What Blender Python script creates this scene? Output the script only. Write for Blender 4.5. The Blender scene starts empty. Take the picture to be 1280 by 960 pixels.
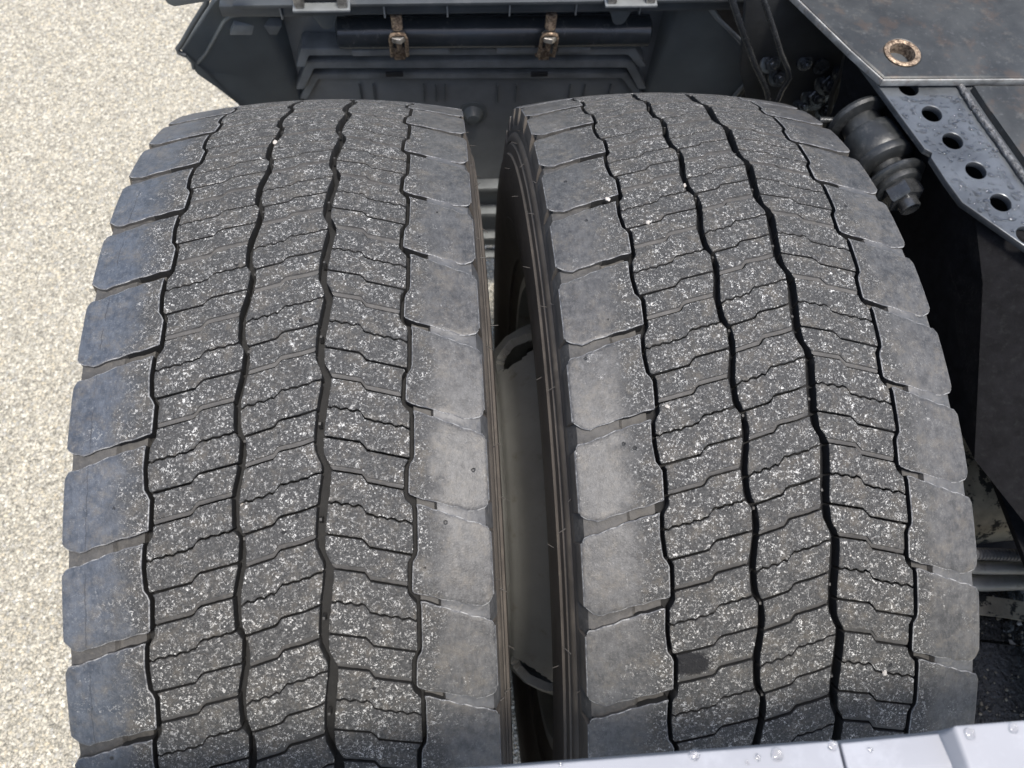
import bpy, bmesh, math, random
from mathutils import Matrix, Vector
random.seed(7)
S = bpy.context.scene
COL = S.collection
D2R = math.radians

# ------------------------------------------------------------------ camera, sky, sun, exposure
CAM = Vector((0.12785, -0.28665, 1.51943))
RX = ((0.99652367, 0.0459994, -0.06945958), (-0.07066023, 0.90835079, -0.41219652), (0.04413287, 0.41567162, 0.90844339))
cam = bpy.data.cameras.new('camera')
cam_ob = bpy.data.objects.new('camera', cam)
COL.objects.link(cam_ob)
M4 = Matrix(RX).to_4x4(); M4.translation = CAM
cam_ob.matrix_world = M4
FPX = 993.5
cam.sensor_width = 36.0
cam.lens = FPX / 1280 * 36
cam.clip_start = 0.02
cam.clip_end = 600
cam.dof.use_dof = True
cam.dof.focus_distance = 0.66
cam.dof.aperture_fstop = 10.0
S.camera = cam_ob

SUN_EL, SUN_AZ = 78.0, 145.0          # azimuth clockwise from +Y
world = bpy.data.worlds.new('World'); S.world = world
world.use_nodes = True
wn = world.node_tree
sky = wn.nodes.new('ShaderNodeTexSky'); sky.sky_type = 'NISHITA'; sky.sun_disc = False
sky.sun_elevation = D2R(SUN_EL); sky.sun_rotation = D2R(SUN_AZ)
sky.dust_density = 3.0; sky.air_density = 1.0
wn.links.new(sky.outputs[0], wn.nodes['Background'].inputs[0])
wn.nodes['Background'].inputs[1].default_value = 0.14
sun = bpy.data.lights.new('sun', 'SUN'); sun.energy = 2.6; sun.angle = D2R(12); sun.color = (1.0, 0.955, 0.89)
sun_ob = bpy.data.objects.new('sun', sun); COL.objects.link(sun_ob)
sd = Vector((math.sin(D2R(SUN_AZ)) * math.cos(D2R(SUN_EL)), math.cos(D2R(SUN_AZ)) * math.cos(D2R(SUN_EL)), math.sin(D2R(SUN_EL))))
sun_ob.rotation_euler = sd.to_track_quat('Z', 'Y').to_euler()
sun_ob.location = sd * 8
S.view_settings.view_transform = 'Standard'
S.view_settings.look = 'None'
S.view_settings.gamma = 1
S.view_settings.exposure = 0.92

# ------------------------------------------------------------------ helpers
def at(px, py, axis, val):
    """where the sight line of a photo point meets the plane axis=val"""
    c = Vector(((px - 640) / FPX, -(py - 480) / FPX, -1.0))
    d = Matrix(RX) @ c
    return CAM + d * ((val - CAM[axis]) / d[axis])

def link(name, me, mat=None, parent=None):
    o = bpy.data.objects.new(name, me)
    COL.objects.link(o)
    if mat is not None and me is not None:
        for m in (mat if isinstance(mat, (list, tuple)) else [mat]):
            if me.materials.find(m.name) < 0: me.materials.append(m)
    if parent is not None: o.parent = parent
    return o

def smooth(me, ang=35):
    for p in me.polygons: p.use_smooth = True
    me.set_sharp_from_angle(angle=D2R(ang))

def mesh(name, vs, fs, ang=35, mi=None):
    me = bpy.data.meshes.new(name)
    me.from_pydata([tuple(v) for v in vs], [], fs)
    if mi: me.polygons.foreach_set('material_index', mi)
    me.update()
    if ang: smooth(me, ang)
    return me

def from_bm(name, bm, ang=35, fix=True):
    if fix: bmesh.ops.recalc_face_normals(bm, faces=bm.faces)
    me = bpy.data.meshes.new(name); bm.to_mesh(me); bm.free()
    if ang: smooth(me, ang)
    return me

def tag(o, label=None, cat=None, group=None, kind=None):
    if label: o['label'] = label
    if cat: o['category'] = cat
    if group: o['group'] = group
    if kind: o['kind'] = kind
    return o

def thing(name, loc, label, cat, group=None):
    o = bpy.data.objects.new(name, None); COL.objects.link(o); o.location = loc
    o.empty_display_size = 0.05
    return tag(o, label, cat, group)

def put(o, parent):
    """parent while keeping the world place of geometry given in world coordinates"""
    o.parent = parent
    o.matrix_parent_inverse = Matrix.Translation(-Vector(parent.location))
    return o

def box_bm(bm, c, s, rot=None, bevel=0.0):
    r = bmesh.ops.create_cube(bm, size=1.0)
    vs = r['verts']
    m = Matrix.Translation(c) @ (rot.to_4x4() if rot else Matrix.Identity(4)) @ Matrix.Diagonal((*s, 1))
    bmesh.ops.transform(bm, matrix=m, verts=vs)
    if bevel:
        es = list({e for v in vs for e in v.link_edges})
        bmesh.ops.bevel(bm, geom=es, offset=bevel, segments=2, affect='EDGES', profile=0.6)

def box(name, c, s, mat, parent=None, rot=None, bevel=0.0015):
    bm = bmesh.new(); box_bm(bm, c, s, rot, bevel)
    o = link(name, from_bm(name, bm), mat)
    if parent: put(o, parent)
    return o

def lathe_bm(bm, prof, org, axis, seg=32, cap=True):
    """prof: (distance along the axis, radius)"""
    axis = Vector(axis).normalized()
    u = axis.orthogonal().normalized(); w = axis.cross(u)
    rings = []
    for d, r in prof:
        rings.append([bm.verts.new(Vector(org) + axis * d + (u * math.cos(k * 2 * math.pi / seg) + w * math.sin(k * 2 * math.pi / seg)) * r) for k in range(seg)])
    for a, b in zip(rings, rings[1:]):
        for k in range(seg):
            bm.faces.new((a[k], a[(k + 1) % seg], b[(k + 1) % seg], b[k]))
    if cap:
        bm.faces.new(rings[0][::-1]); bm.faces.new(rings[-1])

def lathe(name, prof, org, axis, mat, parent=None, seg=32, ang=35, cap=True):
    bm = bmesh.new(); lathe_bm(bm, prof, org, axis, seg, cap)
    o = link(name, from_bm(name, bm, ang), mat)
    if parent: put(o, parent)
    return o

def tube(name, pts, r, mat, parent=None, seg=12, rad=None):
    vs, fs = [], []
    pts = [Vector(p) for p in pts]
    prev = None
    for i, p in enumerate(pts):
        t = (pts[min(i + 1, len(pts) - 1)] - pts[max(i - 1, 0)]).normalized()
        u = t.orthogonal().normalized() if prev is None else (prev - t * prev.dot(t)).normalized()
        prev = u; w = t.cross(u)
        rr = rad[i] if rad else r
        for k in range(seg):
            a = k * 2 * math.pi / seg
            vs.append(p + (u * math.cos(a) + w * math.sin(a)) * rr)
    for i in range(len(pts) - 1):
        for k in range(seg):
            k2 = (k + 1) % seg
            fs.append((i * seg + k, i * seg + k2, (i + 1) * seg + k2, (i + 1) * seg + k))
    fs.append(tuple(range(seg))[::-1]); fs.append(tuple(range((len(pts) - 1) * seg, len(pts) * seg)))
    o = link(name, mesh(name, vs, fs, 50), mat)
    if parent: put(o, parent)
    return o

def sheet(name, outline, holes, z0, z1, mat, parent=None, bevel=0.0008, m=None):
    """flat plate with real holes: outline and holes are xy lists, thickness z0..z1"""
    cu = bpy.data.curves.new(name, 'CURVE'); cu.dimensions = '2D'; cu.fill_mode = 'BOTH'
    for ring in [outline] + holes:
        sp = cu.splines.new('POLY'); sp.points.add(len(ring) - 1)
        for q, (x, y) in zip(sp.points, ring): q.co = (x, y, 0, 1)
        sp.use_cyclic_u = True
    cu.extrude = (z1 - z0) / 2 - bevel; cu.bevel_depth = bevel; cu.bevel_resolution = 1; cu.offset = -bevel
    tmp = bpy.data.objects.new('tmp', cu)
    me = bpy.data.meshes.new_from_object(tmp)
    bpy.data.objects.remove(tmp)
    me.transform(Matrix.Translation((0, 0, (z0 + z1) / 2)))
    if m is not None: me.transform(m)
    me.update(); smooth(me, 30)
    me.materials.clear()
    o = link(name, me, mat)
    if parent: put(o, parent)
    return o

def prism(name, poly, d, mat, parent=None, bevel=0.0015):
    """closed 3-D outline pushed along d"""
    bm = bmesh.new(); d = Vector(d)
    a = [bm.verts.new(Vector(p)) for p in poly]; b = [bm.verts.new(Vector(p) + d) for p in poly]
    bm.faces.new(a); bm.faces.new(b[::-1])
    n = len(a)
    for i in range(n): bm.faces.new((a[i], b[i], b[(i + 1) % n], a[(i + 1) % n]))
    if bevel: bmesh.ops.bevel(bm, geom=list(bm.edges), offset=bevel, segments=2, affect='EDGES', profile=0.6)
    o = link(name, from_bm(name, bm), mat)
    if parent: put(o, parent)
    return o

def ellipse(cx, cy, rx, ry, n=24, a0=0):
    return [(cx + math.cos(2 * math.pi * k / n) * rx, cy + math.sin(2 * math.pi * k / n) * ry) for k in range(n)]

# ------------------------------------------------------------------ materials
class NT:
    def __init__(s, name):
        s.m = bpy.data.materials.new(name); s.m.use_nodes = True
        s.t = s.m.node_tree; s.b = s.t.nodes['Principled BSDF']; s.n = s.t.nodes
    def new(s, t, **kw):
        n = s.n.new(t)
        for k, v in kw.items():
            if hasattr(n, k): setattr(n, k, v)
            else: n.inputs[k.replace('_', ' ')].default_value = v
        return n
    def l(s, a, b): s.t.links.new(a, b)
    def math(s, op, a, b=None, c=None, clamp=False):
        n = s.n.new('ShaderNodeMath'); n.operation = op; n.use_clamp = clamp
        for i, v in enumerate((a, b, c)):
            if v is None: continue
            if isinstance(v, (int, float)): n.inputs[i].default_value = v
            else: s.l(v, n.inputs[i])
        return n.outputs[0]
    def vmath(s, op, a, b):
        n = s.n.new('ShaderNodeVectorMath'); n.operation = op
        for i, v in enumerate((a, b)):
            if isinstance(v, (tuple, list)): n.inputs[i].default_value = v
            else: s.l(v, n.inputs[i])
        return n.outputs[0]
    def step(s, v, a, b, lo=0.0, hi=1.0):
        n = s.n.new('ShaderNodeMapRange'); n.interpolation_type = 'SMOOTHSTEP'
        s.l(v, n.inputs[0])
        for i, q in enumerate((a, b, lo, hi)): n.inputs[i + 1].default_value = q
        return n.outputs[0]
    def noise(s, vec, scale, detail=3, rough=0.55, dist=0.0):
        n = s.n.new('ShaderNodeTexNoise'); n.inputs['Scale'].default_value = scale
        n.inputs['Detail'].default_value = detail; n.inputs['Roughness'].default_value = rough; n.inputs['Distortion'].default_value = dist
        s.l(vec, n.inputs['Vector']); return n.outputs['Fac']
    def mix(s, f, a, b):
        n = s.n.new('ShaderNodeMix'); n.data_type = 'RGBA'
        if isinstance(f, (int, float)): n.inputs[0].default_value = f
        else: s.l(f, n.inputs[0])
        for i, v in ((6, a), (7, b)):
            if isinstance(v, tuple): n.inputs[i].default_value = (*v, 1) if len(v) == 3 else v
            else: s.l(v, n.inputs[i])
        return n.outputs[2]
    def coords(s, rand=True):
        tc = s.n.new('ShaderNodeTexCoord')
        if not rand: return tc.outputs['Object'], tc.outputs['Object']
        oi = s.n.new('ShaderNodeObjectInfo')
        sc = s.n.new('ShaderNodeVectorMath'); sc.operation = 'SCALE'; sc.inputs[0].default_value = (3.1, 7.7, 5.3)
        s.l(oi.outputs['Random'], sc.inputs['Scale'])
        return tc.outputs['Object'], s.vmath('ADD', tc.outputs['Object'], sc.outputs[0])
    def bump(s, h, strength, dist):
        n = s.n.new('ShaderNodeBump'); n.inputs['Strength'].default_value = strength; n.inputs['Distance'].default_value = dist
        s.l(h, n.inputs['Height']); s.l(n.outputs[0], s.b.inputs['Normal'])

STAINED = (6, 1)
STAIN_T = .69 * .1314 * .503
def tread_material(name='worn_tread_rubber', blue=False, stain=None):
    k = NT(name)
    o, v = k.coords()
    sx = k.n.new('ShaderNodeSeparateXYZ'); k.l(o, sx.inputs[0])
    ax = k.math('ABSOLUTE', k.math('ADD', sx.outputs[0], -0.003))
    wobble = k.noise(v, 48, 4, 0.7)
    shoulder = k.step(k.math('ADD', ax, k.math('MULTIPLY', k.math('ADD', wobble, -.5), .045)), 0.086, 0.122)
    # base tone
    n1 = k.noise(v, 38, 4, 0.6); n2 = k.noise(v, 700, 3, 0.7); n3 = k.noise(v, 1600, 2, 0.6)
    rib = k.mix(k.step(n2, .3, .7), (0.022, 0.022, 0.022), (0.066, 0.066, 0.064))
    mpv = k.n.new('ShaderNodeMapping'); mpv.inputs['Scale'].default_value = (1.0, .28, .28); k.l(v, mpv.inputs['Vector'])
    streak = k.noise(mpv.outputs[0], 520, 5, 0.75)
    mot = k.step(k.math('ADD', k.math('ADD', k.math('MULTIPLY', k.noise(v, 150, 7, 0.78), .50), k.math('MULTIPLY', n1, .22)), k.math('MULTIPLY', streak, .28)), 0.37, 0.63)
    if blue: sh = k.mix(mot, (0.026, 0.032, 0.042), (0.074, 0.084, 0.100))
    else: sh = k.mix(mot, (0.024, 0.024, 0.024), (0.082, 0.081, 0.079))
    base = k.mix(shoulder, rib, sh)
    # brown dust blotches, strongest on the shoulders
    dust = k.math('MULTIPLY', k.step(k.noise(v, 60, 7, 0.8), 0.46, 0.68), 0.5)
    base = k.mix(dust, base, (0.120, 0.106, 0.085))
    # pale scuffs: short curls and small grains
    def curls(scale, w, seedoff):
        vv = k.vmath('ADD', v, (seedoff, seedoff * .7, 0))
        nz = k.noise(vv, scale, 1.5, 0.5, 1.6)
        line = k.step(k.math('ABSOLUTE', k.math('ADD', nz, -0.5)), w * .35, w, 1.0, 0.0)
        msk = k.step(k.noise(vv, scale * 1.1, 1, 0.5), 0.555, 0.60)
        return k.math('MULTIPLY', line, msk)
    c1 = curls(230, 0.034, 1.3); c2 = curls(400, 0.042, 4.1)
    vo = k.n.new('ShaderNodeTexVoronoi'); vo.inputs['Scale'].default_value = 330; k.l(v, vo.inputs['Vector'])
    sc = k.n.new('ShaderNodeSeparateColor'); k.l(vo.outputs['Color'], sc.inputs[0])
    grain = k.math('MULTIPLY', k.step(vo.outputs['Distance'], 0.12, 0.26, 1, 0), k.step(sc.outputs[0], 0.68, 0.7))
    vo2 = k.n.new('ShaderNodeTexVoronoi'); vo2.inputs['Scale'].default_value = 720; k.l(v, vo2.inputs['Vector'])
    sc2 = k.n.new('ShaderNodeSeparateColor'); k.l(vo2.outputs['Color'], sc2.inputs[0])
    grain2 = k.math('MULTIPLY', k.step(vo2.outputs['Distance'], 0.15, 0.4, 1, 0), k.step(sc2.outputs[1], 0.6, 0.65))
    sp = k.math('MAXIMUM', k.math('MAXIMUM', c1, c2), k.math('MAXIMUM', grain, k.math('MULTIPLY', grain2, 0.5)))
    # scuffs thin out over the shoulder
    keep = k.math('MAXIMUM', k.step(shoulder, 0.0, 0.85, 1, 0), k.math('MAXIMUM', .10, k.math('MULTIPLY', k.step(k.noise(v, 34, 5, .7), 0.54, 0.68), 0.6)))
    patch = k.step(k.noise(v, 42, 4, .65), .36, .58, .5, 1.0)
    sp = k.math('MULTIPLY', k.math('MULTIPLY', sp, keep), patch)
    tone = k.mix(k.step(k.noise(v, 90, 3, .7), .35, .65), (0.30, 0.295, 0.28), (0.78, 0.77, 0.73))
    col = k.mix(k.math('MULTIPLY', sp, 0.78), base, tone)
    # small dark nicks
    vo3 = k.n.new('ShaderNodeTexVoronoi'); vo3.inputs['Scale'].default_value = 75; k.l(k.vmath('ADD', v, (0, 0, 0)), vo3.inputs['Vector'])
    sc3 = k.n.new('ShaderNodeSeparateColor'); k.l(vo3.outputs['Color'], sc3.inputs[0])
    d3 = k.math('ADD', vo3.outputs['Distance'], k.math('MULTIPLY', n2, 0.12))
    nick = k.math('MULTIPLY', k.step(d3, 0.13, 0.19, 1, 0), k.step(sc3.outputs[2], 0.90, 0.91))
    col = k.mix(nick, col, (0.018, 0.018, 0.018))
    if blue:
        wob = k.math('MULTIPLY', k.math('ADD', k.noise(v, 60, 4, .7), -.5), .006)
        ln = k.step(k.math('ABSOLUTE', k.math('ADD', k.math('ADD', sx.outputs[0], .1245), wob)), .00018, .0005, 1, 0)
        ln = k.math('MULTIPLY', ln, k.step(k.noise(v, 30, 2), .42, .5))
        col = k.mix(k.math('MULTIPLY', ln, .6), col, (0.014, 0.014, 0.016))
    rg = k.math('ADD', k.step(shoulder, 0, 1, 0.62, 0.40), k.math('MULTIPLY', n1, 0.16))
    if stain:
        cx_, cy_, rx_, ry_ = stain
        th = k.math('ARCTAN2', k.math('MULTIPLY', sx.outputs[1], -1), sx.outputs[2])
        ex = k.math('DIVIDE', k.math('ADD', sx.outputs[0], -cx_), rx_); ey = k.math('DIVIDE', k.math('ADD', k.math('MULTIPLY', th, .503), -cy_), ry_)
        dd = k.math('ADD', k.math('SQRT', k.math('ADD', k.math('MULTIPLY', ex, ex), k.math('MULTIPLY', ey, ey))), k.math('MULTIPLY', k.math('ADD', k.noise(v, 160, 5, .75), -.5), 1.1))
        st = k.step(dd, .75, 1.05, 1, 0)
        col = k.mix(k.math('MULTIPLY', st, .96), col, (0.006, 0.006, 0.007))
    k.l(col, k.b.inputs['Base Color'])
    k.l(rg, k.b.inputs['Roughness'])
    k.l(k.step(shoulder, 0, 1, .30, .48), k.b.inputs['Specular IOR Level'])
    h = k.math('ADD', k.math('ADD', k.math('MULTIPLY', n2, k.step(shoulder, 0, 1, 1.0, 0.22)), k.math('MULTIPLY', n3, k.step(shoulder, 0, 1, 0.4, 0.1))), k.math('MULTIPLY', sp, 0.35))
    h = k.math('SUBTRACT', h, k.math('MULTIPLY', nick, 2.0))
    k.bump(h, 0.8, 0.0011)
    return k.m

def simple(name, col, rough=0.5, metal=0.0, var=0.25, scale=30, dust=None, dust_amt=0.3, bump=0.0, bscale=300, bdist=0.001, dlo=.5, dhi=.7):
    k = NT(name); o, v = k.coords(False)
    n = k.noise(v, scale, 5, 0.6)
    lo = tuple(c * (1 - var) for c in col); hi = tuple(min(1, c * (1 + var)) for c in col)
    c = k.mix(k.step(n, .25, .75), lo, hi)
    if dust:
        d = k.math('MULTIPLY', k.step(k.noise(v, scale * 2.3, 6, 0.7), dlo, dhi), dust_amt)
        c = k.mix(d, c, dust)
        k.l(k.math('ADD', k.math('MULTIPLY', d, 0.4), rough), k.b.inputs['Roughness'])
    else:
        k.b.inputs['Roughness'].default_value = rough
    k.l(c, k.b.inputs['Base Color'])
    k.b.inputs['Metallic'].default_value = metal
    if bump: k.bump(k.noise(v, bscale, 4, .6), bump, bdist)
    return k.m

M_TREAD = tread_material()
M_TREAD_B = tread_material('sky_tinted_shoulder_rubber', blue=True)  # blue sky sheen painted into the left tyre's outer lug colour
M_EDGE = simple('chalky_lug_edge', (0.22, 0.22, 0.215), 0.6, var=.3, scale=90, dust=(0.07, 0.072, 0.078), dust_amt=.9, dlo=.42, dhi=.56)
M_STAIN = tread_material('oil_spotted_rubber', stain=(-.0705, STAIN_T, .017, .0095))
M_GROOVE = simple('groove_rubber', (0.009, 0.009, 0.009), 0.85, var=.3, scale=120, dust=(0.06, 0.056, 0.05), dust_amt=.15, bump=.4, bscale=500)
M_SIDE = simple('sidewall_rubber', (0.066, 0.057, 0.047), 0.6, var=.25, scale=25, dust=(0.13, 0.11, 0.085), dust_amt=.35, bump=.3, bscale=400, bdist=.0006)
M_SLOT = simple('slot_rubber', (0.048, 0.046, 0.043), 0.65, var=.3, scale=120, dust=(0.12, 0.112, 0.098), dust_amt=.5, bump=.5, bscale=350)
M_PAD = simple('worn_flush_slot_rubber', (0.070, 0.070, 0.070), 0.5, var=.3, scale=120, dust=(0.16, 0.15, 0.13), dust_amt=.5, bump=.4, bscale=350)
M_HAIR = simple('rubber_hair', (0.05, 0.045, 0.04), 0.6)
M_RIM = simple('silver_wheel_paint', (0.24, 0.238, 0.218), 0.45, 0.0, var=.12, scale=18, dust=(0.13, 0.105, 0.07), dust_amt=.6, dlo=.55, dhi=.75)
M_PLASTIC = simple('dark_mudguard_plastic', (0.082, 0.092, 0.094), 0.45, var=.2, scale=9, dust=(0.095, 0.10, 0.10), dust_amt=.22, bump=.25, bscale=900, bdist=.0004, dlo=.4, dhi=.8)  # colour lifted to make up for shade; the rails use a darker copy
M_PANEL = simple('grey_recess_plastic', (0.135, 0.145, 0.15), 0.5, var=.2, scale=14, dust=(0.22, 0.22, 0.21), dust_amt=.25, bump=.25, bscale=900, bdist=.0004, dlo=.4, dhi=.8)
M_LEDGE = simple('scuffed_grey_plastic', (0.15, 0.16, 0.162), 0.42, var=.3, scale=22, dust=(0.20, 0.20, 0.19), dust_amt=.35, bump=.2, bscale=700, bdist=.0004)
M_TANK = simple('blue_black_tube_paint', (0.030, 0.034, 0.037), 0.22, var=.2, scale=15, dust=(0.12, 0.12, 0.11), dust_amt=.18, bump=.1)
M_RUST = simple('rusty_plated_steel', (0.33, 0.25, 0.175), 0.5, 0.5, var=.5, scale=110, dust=(0.055, 0.033, 0.022), dust_amt=.8, bump=.5, bscale=500, dlo=.42, dhi=.6)
M_BRIGHT = simple('bright_clip_steel', (0.42, 0.40, 0.36), 0.35, 0.7, var=.5, scale=90, dust=(0.06, 0.05, 0.04), dust_amt=.7, bump=.4)
M_BLACK = simple('black_chassis_paint', (0.012, 0.013, 0.014), 0.6, var=.3, scale=25, dust=(0.05, 0.052, 0.052), dust_amt=.22, bump=.3, bscale=160)
M_SHADE = simple('shade_toned_frame_black', (0.006, 0.006, 0.007), 0.85, var=.4, scale=60, dust=(0.03, 0.032, 0.032), dust_amt=.3, bump=.3)  # black lowered so the frame's shade is painted into its colour
M_SHADE.node_tree.nodes['Principled BSDF'].inputs['Specular IOR Level'].default_value = .15
M_RAIL = simple('sun_offset_rail_plastic', (0.040, 0.046, 0.050), 0.5, var=.25, scale=12, dust=(0.10, 0.10, 0.10), dust_amt=.3, bump=.25, bscale=900, bdist=.0004)  # mudguard plastic again, darker colour painted in to offset sun on the rails
M_BOLT = simple('painted_bolt_steel', (0.07, 0.073, 0.076), 0.22, 0.6, var=.3, scale=60, dust=(0.10, 0.10, 0.095), dust_amt=.3, bump=.3)
M_BUSH = simple('shock_rubber_and_paint', (0.024, 0.026, 0.027), 0.42, 0.1, var=.3, scale=40, dust=(0.12, 0.12, 0.115), dust_amt=.35, bump=.3, bscale=260)
M_MUD = simple('dirty_axle_metal', (0.26, 0.225, 0.165), 0.55, 0.1, var=.5, scale=22, dust=(0.012, 0.012, 0.012), dust_amt=.95, bump=.5, bscale=120, bdist=.002, dlo=.52, dhi=.57)
M_TAR = simple('oily_black_dirt', (0.016, 0.016, 0.015), 0.24, var=.5, scale=60, dust=(0.07, 0.065, 0.05), dust_amt=.4, bump=1.0, bscale=140, bdist=.003)
M_HOSE = simple('corrugated_hose_plastic', (0.09, 0.09, 0.092), 0.35, var=.2, scale=40, dust=(.16, .15, .13), dust_amt=.4)
M_PIPE = simple('grey_brown_pipe', (0.20, 0.195, 0.18), 0.45, 0.1, var=.25, scale=25, dust=(0.05, 0.04, 0.03), dust_amt=.6)
M_STONE = simple('pale_stone', (0.42, 0.39, 0.35), 0.7, var=.2, scale=200, bump=.4)
M_WHITE = simple('light_grey_painted_plastic', (0.26, 0.266, 0.285), 0.5, var=.04, scale=14, dust=(0.42, 0.43, 0.46), dust_amt=.25, bump=.05)

def wet_metal(name, base, rust_amt, rough):
    k = NT(name); o, v = k.coords(False)
    n = k.noise(v, 18, 5, .65); f = k.noise(v, 160, 4, .7)
    c = k.mix(k.step(n, .3, .7), tuple(x * .75 for x in base), tuple(x * 1.3 for x in base))
    c = k.mix(k.math('MULTIPLY', k.step(f, .55, .8), .25), c, (0.30, 0.30, 0.29))
    r = k.math('MULTIPLY', k.step(k.noise(v, 30, 6, .7), .52, .66), rust_amt)
    c = k.mix(r, c, (0.22, 0.115, 0.05))
    c = k.mix(k.math('MULTIPLY', k.step(k.noise(k.vmath('ADD', v, (3, 1, 2)), 42, 6, .75), .56, .66), rust_amt * .7), c, (0.36, 0.33, 0.27))
    k.l(c, k.b.inputs['Base Color'])
    k.l(k.math('ADD', k.math('MULTIPLY', n, .25), rough), k.b.inputs['Roughness'])
    k.b.inputs['Metallic'].default_value = 0.35
    k.bump(k.math('ADD', k.noise(v, 220, 3, .6), k.noise(v, 60, 2)), .12, .0010)
    return k.m
M_PLATE = wet_metal('wet_grey_frame_steel', (0.095, 0.103, 0.110), 0.0, 0.10)
M_PLATE2 = wet_metal('blotchy_frame_steel', (0.050, 0.052, 0.050), 0.13, 0.28)
M_CUT = simple('cut_plate_edge', (0.30, 0.30, 0.285), 0.4, 0.3, var=.4, scale=60, dust=(0.16, 0.10, 0.06), dust_amt=.5, bump=.4)
M_WATER = NT('water').m
M_WHITE.node_tree.nodes['Principled BSDF'].inputs['Specular IOR Level'].default_value = .2
b = M_WATER.node_tree.nodes['Principled BSDF']; b.inputs['Base Color'].default_value = (1, 1, 1, 1)
b.inputs['Transmission Weight'].default_value = 1; b.inputs['IOR'].default_value = 1.33; b.inputs['Roughness'].default_value = 0.0

def ground_material():
    k = NT('pale_exposed_aggregate'); o, v = k.coords(False)
    wv = k.n.new('ShaderNodeTexNoise'); wv.inputs['Scale'].default_value = 160; k.l(v, wv.inputs['Vector'])
    w = k.n.new('ShaderNodeVectorMath'); w.operation = 'SCALE'; w.inputs['Scale'].default_value = 0.006; k.l(wv.outputs['Color'], w.inputs[0])
    vv = k.vmath('ADD', v, w.outputs[0])
    a = k.n.new('ShaderNodeTexVoronoi'); a.inputs['Scale'].default_value = 145; k.l(vv, a.inputs['Vector'])
    b2 = k.n.new('ShaderNodeTexVoronoi'); b2.inputs['Scale'].default_value = 330; k.l(vv, b2.inputs['Vector'])
    ca = k.n.new('ShaderNodeSeparateColor'); k.l(a.outputs['Color'], ca.inputs[0])
    cb = k.n.new('ShaderNodeSeparateColor'); k.l(b2.outputs['Color'], cb.inputs[0])
    big = k.math('MULTIPLY', k.step(a.outputs['Distance'], .42, .60, 1, 0), k.step(ca.outputs[0], .25, .3))
    r = k.n.new('ShaderNodeValToRGB'); k.l(ca.outputs[1], r.inputs[0])
    e = r.color_ramp.elements; e[0].position = 0; e[0].color = (.42, .40, .34, 1); e[1].position = 1; e[1].color = (.86, .81, .68, 1)
    for p, c in ((.25, (.68, .59, .42, 1)), (.5, (.47, .46, .42, 1)), (.7, (.76, .69, .54, 1))):
        q = e.new(p); q.color = c
    sm = k.mix(cb.outputs[0], (.28, .26, .215), (.62, .575, .46))
    sm = k.mix(k.step(b2.outputs['Distance'], .4, .7), sm, (.16, .15, .122))
    c = k.mix(big, sm, r.outputs[0])
    c = k.mix(k.math('MULTIPLY', k.noise(v, 3, 4), .22), c, (.46, .43, .35))
    c = k.mix(.17, c, (.11, .095, .06))
    k.l(c, k.b.inputs['Base Color']); k.b.inputs['Roughness'].default_value = .8
    h = k.math('ADD', k.math('MULTIPLY', k.step(a.outputs['Distance'], .1, .6, 1, 0), 1.0), k.math('MULTIPLY', b2.outputs['Distance'], -.5))
    k.bump(h, .85, .005)
    return k.m

# ------------------------------------------------------------------ setting: the ground
bm = bmesh.new()
bmesh.ops.create_grid(bm, x_segments=8, y_segments=8, size=250)
g = link('ground', from_bm('ground', bm, 0), ground_material()); tag(g, kind='structure')
g['label'] = 'pale beige exposed aggregate pavement beside the truck wheels'

# ------------------------------------------------------------------ tyres
AXZ = 0.505
PITCH = 0.1314
def rad(a): return 0.505 - 0.6 * a * a
def per(keys):
    ks = sorted(keys)
    def f(t):
        t = t % 1.0
        ext = [(ks[-1][0] - 1, ks[-1][1])] + ks + [(ks[0][0] + 1, ks[0][1])]
        for (t0, v0), (t1, v1) in zip(ext, ext[1:]):
            if t0 <= t <= t1:
                s = (t - t0) / (t1 - t0) if t1 > t0 else 0
                return v0 + (v1 - v0) * s
        return ks[0][1]
    return f
def lin(keys):
    def f(x):
        if x <= keys[0][0]: (x0, y0), (x1, y1) = keys[0], keys[1]
        elif x >= keys[-1][0]: (x0, y0), (x1, y1) = keys[-2], keys[-1]
        else:
            for (x0, y0), (x1, y1) in zip(keys, keys[1:]):
                if x0 <= x <= x1: break
        return y0 + (y1 - y0) * (x - x0) / (x1 - x0)
    return f
G1 = per([(0.02, -.0804), (.11, -.0842), (.34, -.0849), (.56, -.0836), (.64, -.0796), (.97, -.0802)])
G4 = per([(.70, .0898), (.77, .0900), (.87, .0955), (.36, .0946), (.44, .0908)])
G2L = per([(0, -.0255), (.05, -.0235), (.08, -.0215), (.25, -.0221), (.38, -.0228), (.65, -.0266), (.95, -.0262)])
G2R = per([(.05, -.0190), (.08, -.0176), (.25, -.0166), (.36, -.0175), (.70, -.0214), (.92, -.0212)])
G3L = per([(.12, .0284), (.24, .0290), (.39, .0332), (.46, .0334), (.78, .0303), (.96, .0290)])
G3R = per([(.12, .0350), (.28, .0352), (.43, .0400), (.55, .0398), (.78, .0378), (.95, .0362)])
HW = 0.0017
S1 = lin([(-.083, .0), (-.0530, -.095), (-.0494, -.180), (-.0245, -.26)])
S2 = lin([(-.0185, 0), (.0013, -.082), (.0046, -.155), (.0195, -.20), (.0295, -.25)])
S3 = lin([(.036, 0), (.0603, .075), (.0638, .160), (.0905, .26)])
MM = 1 / (0.503 * PITCH) * .001      # one millimetre in pitch units

def cyl(a, t, r):
    th = t * PITCH
    return Vector((a, -r * math.sin(th), r * math.cos(th)))

def grid_block(A, T, R, depth, rnd):
    """A,T,R: functions (i,j)->; n x m grid plus a skirt"""
    pass

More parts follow.
